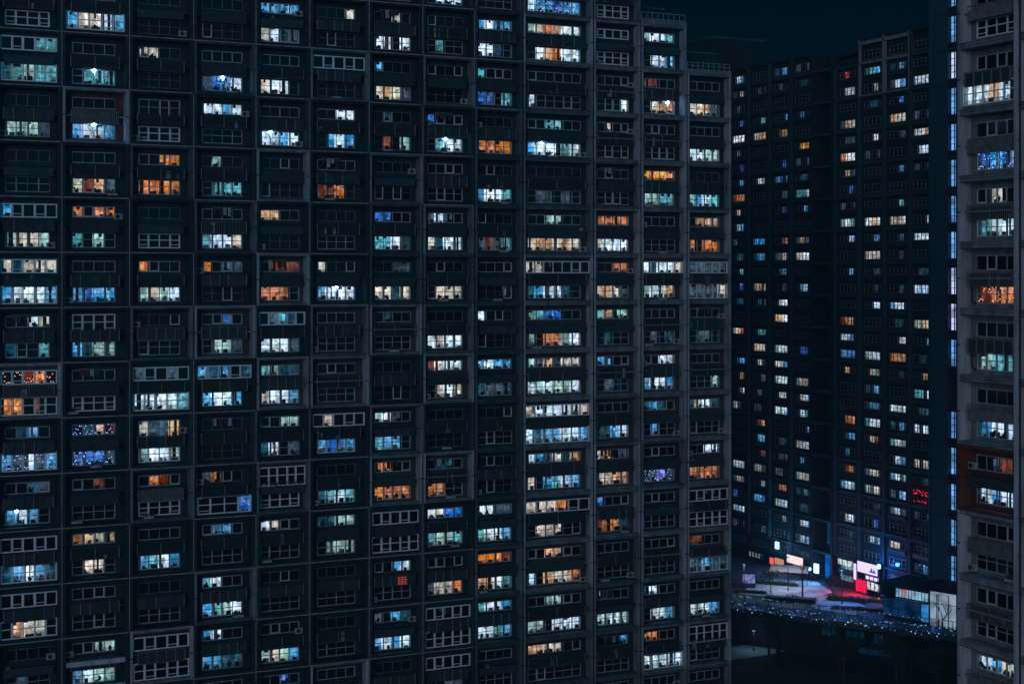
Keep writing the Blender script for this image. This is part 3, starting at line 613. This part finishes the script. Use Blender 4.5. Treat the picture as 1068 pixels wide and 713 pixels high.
def wall_lamp(x, y, label, m, rr, P_, col):
    p, s_ = fpt(x, y, 1.0); r = empty('wall_lamp', tuple(p), A2); tag(r, label, 'lamp')
    b = MB(); b.box(-rr*.7, rr*.7, 0, .3, -rr, rr, m); b.build('lamp_shade', r); b = MB(); b.box(-.1, .1, .3, 1.1, -.08, .08, 'steel'); b.build('bracket', r)
    ld = bpy.data.lights.new('lamp_light', 'POINT'); ld.energy = P_; ld.color = col; ld.shadow_soft_size = .3; lo = bpy.data.objects.new('lamp_light', ld); COL.objects.link(lo); lo.parent = r; lo.location = (0, -1.0, 0)
M['lampblue'] = emis('blue_lamp', (.3, .65, 1), 3.5); M['lampwarm'] = emis('warm_lamp', (1, .7, .45), 1.5)
wall_lamp(814.5, 568, 'bright blue-white lamp on the far facade above the red sign', 'lampblue', .62, 600, (.15, .45, 1))
wall_lamp(958, 603, 'small warm lamp high over the dark pavilion roof', 'lampwarm', .3, 6, (1, .7, .4))
wall_lamp(855.5, 592, 'upright white-blue lamp inside the blue entrance', 'lampblue', .8, 450, (.1, .45, 1))
wall_lamp(921, 590, 'round blue-white lamp at the right end of the glowing violet board', 'lampblue', .35, 1300, (.02, .2, 1))
# street lamps on the plaza
def street_lamp(x, Y, label, P_, col, h=5.5):
    r = empty('street_lamp', (*xy(x, Y), PZ if h > 4 else GZ)); tag(r, label, 'street lamp', 'street lamps on the plaza' if h > 4 else None)
    b = MB(); b.tube((0, 0, 0), (0, 0, h), .09, .06, 'steel'); b.tube((0, 0, 0), (0, 0, .3), .18, .16, 'steel'); b.build('pole', r)
    b = MB(); b.tube((0, 0, h+.12), (0, 0, h+.2), .3, .12, 'steel', 10); b.tube((0, 0, h), (0, 0, h+.119), .2, .3, 'lampdisc', 10); b.build('lamp_head', r)
    ld = bpy.data.lights.new('lamp_light', 'POINT'); ld.energy = P_; ld.color = col; ld.shadow_soft_size = .2; lo = bpy.data.objects.new('lamp_light', ld); COL.objects.link(lo); lo.parent = r; lo.location = (0, 0, h-.3)
M['lampdisc'] = emis('street_lamp_glow', (.6, .6, 1), .8)
street_lamp(822, 268, 'street lamp by the bare tree lighting the pale paving', 1300, (.6, .74, 1))
street_lamp(878, 257, 'street lamp over the pale paving right of the bare tree', 800, (.2, .45, 1))
street_lamp(776, 262, 'street lamp nearest the small lit kiosk', 500, (.4, .6, 1))
# kiosk
kx, ky = xy(774, 270); r = empty('kiosk', (kx, ky, PZ), -.15); tag(r, 'small kiosk with a glowing violet-white front at the plaza edge', 'kiosk')
b = MB(); b.box(0, 2.3, .1, 2, 0, 2.5, 'steel'); b.build('body', r); b = MB(); b.box(-.15, 2.45, -.2, 2.1, 2.5, 2.7, 'fframe'); b.build('roof', r)
M['kioskp'] = emis('kiosk_panel_light', (.22, .25, .55), .9, 1.2); b = MB(); b.box(.12, 2.18, .04, .098, .9, 2.4, 'kioskp'); b.build('lit_panel', r)
# cream canopy by the entrance of the shops: a ribbed barrel roof on posts
cx_, cy_ = xy(803, 274); r = empty('canopy', (cx_, cy_, PZ), -.35); tag(r, 'cream curved canopy roof in front of the shop signs', 'canopy')
M['cream'] = mat('cream_canvas', (.55, .5, .42), .8, .2, 1)
b = MB(); n = 10; Lc = 6.6
for i in range(n):
    a0, a1 = math.pi*i/n, math.pi*(i+1)/n; y0, z0 = 1.5-1.5*math.cos(a0), 2.2+.9*math.sin(a0); y1, z1 = 1.5-1.5*math.cos(a1), 2.2+.9*math.sin(a1)
    b.quad([(0, y0, z0), (Lc, y0, z0), (Lc, y1, z1), (0, y1, z1)], 'cream'); b.quad([(0, y1, z1-.05), (Lc, y1, z1-.05), (Lc, y0, z0-.05), (0, y0, z0-.05)], 'cream')
b.build('canopy_roof', r)
for px_ in (0.1, Lc/2, Lc-.1):
    for py_ in (0.1, 2.9): b = MB(); b.tube((px_, py_, 0), (px_, py_, 2.25), .05, .05, 'steel', 6); b.build('post', r)
# pavilion with a strip of clerestory windows
p0 = gp(921, 642, PZ); p1 = gp(968, 651, PZ); dd = p1-p0; ap = math.atan2(dd.y, dd.x); Lp = dd.length
r = empty('pavilion', (p0.x, p0.y, PZ), ap); tag(r, 'low flat-roofed pavilion with a strip of lit cyan windows, right of the shops', 'pavilion')
M['cyanwin'] = emis('cyan_window_light', (.25, .5, .72), 1.0, .8); M['bluewin'] = emis('blue_glass_light', (.008, .06, .2), .45, .5)
M['bluewin2'] = emis('bright_blue_glass', (.03, .27, .7), .8, .6); M['redbit'] = emis('red_display', (1, .12, .1), .9)
b = MB(); b.box(0, Lp, .25, 10, 0, 4.6, 'fwall'); b.build('wall', r)
b = MB(); b.box(-.6, Lp+.4, -1.2, 10.5, 5.1, 5.45, 'fframe'); b.box(-.2, Lp, .3, 10, 4.6, 5.1, 'fwall'); b.box(-.2, Lp+.2, -.7, .3, 3.15, 3.3, 'steel'); b.build('roof', r)
n = 5
for i in range(n):
    x0 = Lp*.28+(Lp*.72)*i/n; x1 = x0+Lp*.72/n-.14
    b = MB(); b.box(x0, x1, .12, .2, 3.45, 4.75, 'redbit' if False else 'cyanwin'); b.box(x0-.07, x0, .05, .24, 3.4, 4.8, 'clutter'); b.box(x0, x1, .05, .21, 4.75, 4.8, 'clutter'); b.box((x0+x1)/2-.03, (x0+x1)/2+.03, .06, .118, 3.45, 4.75, 'clutter')
    if i == 1: b.box(x0+.1, x0+.9, .08, .115, 4.1, 4.7, 'redbit')
    b.build('window', r)
for i in range(6):
    x0 = Lp*i/6+.06; x1 = Lp*(i+1)/6-.06; b = MB(); b.box(x0, x1, .15, .2, .3, 3.1, 'bluewin2' if i == 5 else 'bluewin')
    b.box(x0-.06, x0, .08, .24, .1, 3.12, 'steel'); b.box(x0, x1, .1, .145, 1.6, 1.66, 'steel'); b.build('glass_wall', r)
# pale wall beside it, its light put in as a glowing panel
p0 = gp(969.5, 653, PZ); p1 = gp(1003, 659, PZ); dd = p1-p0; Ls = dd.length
r = empty('screen_wall', (p0.x, p0.y, PZ), math.atan2(dd.y, dd.x)); tag(r, 'big pale wall made to glow as if lit, with plant shadows, beside the right-hand block', 'wall')
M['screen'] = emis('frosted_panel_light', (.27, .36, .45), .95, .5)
b = MB(); b.box(0, Ls, 0, .15, 0, 5.6, 'steel'); b.build('wall_frame', r)
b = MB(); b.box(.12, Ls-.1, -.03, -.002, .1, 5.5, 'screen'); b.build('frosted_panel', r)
b = MB()
for x in (1.2, 1.45, 3.2): b.box(x, x+.12, -.09, -.035, .1, 5.2, 'steel')
b.box(.1, Ls, -.1, -.04, 3.7, 3.78, 'steel'); b.box(.1, Ls, -.1, -.04, 5.5, 5.7, 'steel'); b.build('mullion', r)
b = MB(); b.box(-2, Ls+.3, -.9, 12, 5.72, 6.1, 'fwall'); b.build('roof', r)
# ---- vegetation ----
def tree(x, Y, z, h, label, leaves=600, spread=2.2, bare=False, group=None, seed=1):
    R = random.Random(seed); r = empty('tree', (*xy(x, Y), z)); tag(r, label, 'tree', group)
    b = MB(); ends = []
    def grow(p, dr, ln, rad, lv):
        q = p+dr*ln; b.tube(p, q, rad, rad*.65, 'bark', 6)
        if lv == 0: ends.append(q); return
        for _ in range(R.choice((2, 3, 3))):
            nd = (dr+Vector((R.uniform(-.8, .8), R.uniform(-.8, .8), R.uniform(-.1, .5)))).normalized(); grow(q, nd, ln*R.uniform(.55, .8), rad*.6, lv-1)
        if lv < 3: ends.append(q)
    grow(Vector((0, 0, 0)), Vector((0, 0, 1)), h*.36, .17*h/6, 4 if bare else 3); b.build('trunk', r)
    if not bare:
        b = MB()
        for i in range(leaves):
            e = R.choice(ends); c = e+Vector((R.gauss(0, 1), R.gauss(0, 1), R.gauss(0, .7)))*spread*.28; a = R.uniform(0, 6.28); s_ = R.uniform(.09, .22)
            u = Vector((math.cos(a), math.sin(a), R.uniform(-.6, .6)))*s_; v = Vector((-math.sin(a)*.5, math.cos(a)*.5, R.uniform(-1, 1)))*s_
            b.quad([tuple(c-u), tuple(c-v*.6), tuple(c+u), tuple(c+v*.6)], 'hedge')
        b.build('crown', r)
    return r
tree(837, 263, PZ, 6.2, 'bare branching tree standing against the pale paving by the blue entrance', bare=True, seed=3)
tree(804, 265, PZ, 4.0, 'short dark leafy tree in front of the pale paving', 500, 1.6, seed=5)
tree(802, 238, GZ, 9.5, 'dark tree whose trunk crosses the pale path under the footbridge', 1300, 2.6, seed=11)
tree(880, 231, GZ, 7.5, 'dim tree below the footbridge, under the glowing shops', 1300, 2.6, seed=12)
tree(935, 226, GZ, 8, 'dim tree below the footbridge, in front of the pavilion', 1300, 2.6, seed=13)
tree(977, 219, GZ, 9, 'dim tree below the footbridge next to the right-hand block', 1300, 2.6, seed=14)
def hedge(x0, x1, y, h, dp, label, seed):
    R = random.Random(seed); p0 = gp(x0, y, PZ); p1 = gp(x1, y+(x1-x0)*.07, PZ); dd = p1-p0; Lh = dd.length
    r = MB()
    for i in range(int(700*Lh/6)):
        u = R.uniform(0, Lh); hh = h*(.8+.2*math.sin(u*1.7))*(1-.5*abs(2*u/Lh-1)**3); a = R.uniform(0, 6.28); v_ = R.uniform(-1, 1)*dp/2; z = R.uniform(0, hh)*(1-.35*(2*v_/dp)**2)
        s_ = R.uniform(.07, .16); c = Vector((u, v_, z)); U1 = Vector((math.cos(a), math.sin(a), R.uniform(-.7, .7)))*s_; V1 = Vector((-math.sin(a), math.cos(a), R.uniform(-1, 1)))*s_*.7
        r.quad([tuple(c-U1), tuple(c-V1), tuple(c+U1), tuple(c+V1)], 'hedge')
    r.box(.3, Lh-.3, -dp*.3, dp*.3, 0, h*.6, 'hedge')
    o = r.build('hedge', None, (p0.x, p0.y, PZ)); o.rotation_euler = (0, 0, math.atan2(dd.y, dd.x)); tag(o, label, 'hedge')
hedge(788, 832, 608, .9, 1.6, 'dark hedge below the cream canopy', 1); hedge(862, 905, 625, 1.3, 2, 'dark hedge in front of the red-lit entrance', 2)
hedge(904, 924, 627, .9, 1.2, 'short hedge glowing orange left of the pavilion', 3); hedge(766, 800, 617, .8, 1.4, 'low hedge right beside the lit kiosk', 4)
hl = bpy.data.lights.new('orange_light', 'POINT'); hl.energy = 25; hl.color = (1, .25, .03); hl.shadow_soft_size = .1; ho = bpy.data.objects.new('garden_lamp_light', hl); COL.objects.link(ho)
p = gp(916, 627, PZ); gr_ = empty('garden_lamp', (p.x-.2, p.y-1.2, PZ)); tag(gr_, 'tiny orange garden lamp in front of the short hedge', 'lamp')
M['orangeb'] = emis('orange_bulb', (1, .3, .05), 2); b = MB(); b.octa((0, 0, .8), .12, 'orangeb'); b.build('bulb', gr_); b = MB(); b.tube((0, 0, 0), (0, 0, .7), .03, .03, 'steel', 6); b.build('stake', gr_)
ho.parent = gr_; ho.location = (0, -.3, 1)
street_lamp(786, 250, 'added low lamp brightening the pale path under the footbridge', 110, (.35, .7, 1), 3.2)  # added lamp, gives the lower path its light
ld = bpy.data.lights.new('shop_light', 'POINT'); ld.energy = 1700; ld.color = (1, .003, .05); ld.shadow_soft_size = .5; lo = bpy.data.objects.new('shop_light', ld); COL.objects.link(lo)
p_, _s = fpt(899, 611, 1.6); lo.location = p_
# thin night haze over the whole place
hz = bpy.data.materials.new('night_haze'); hz.use_nodes = True; t = hz.node_tree; t.nodes.remove(t.nodes['Principled BSDF'])
pv = t.nodes.new('ShaderNodeVolumePrincipled'); pv.inputs['Color'].default_value = (.3, .8, 1, 1); pv.inputs['Density'].default_value = .00042; pv.inputs['Anisotropy'].default_value = .3
t.links.new(pv.outputs[0], t.nodes['Material Output'].inputs['Volume']); M['haze'] = hz
b = MB(); b.box(-910, 910, -110, 1510, GZ-1, 62, 'haze'); tag(b.build('haze'), kind='stuff')
tree(983, 236, PZ, 5.5, 'thin bare tree silhouetted against the pale lit screen wall', bare=True, seed=8)
tree(868, 262, PZ, 3.6, 'small round dark tree right of the blue entrance', 600, 1.5, seed=21)
hedge(797, 852, 624.5, 1.1, 2.6, 'wide dark hedge between the bare tree and the footbridge', 6)
hedge(866, 930, 634, .8, 1.6, 'long low hedge just behind the footbridge, left of the pavilion', 7)
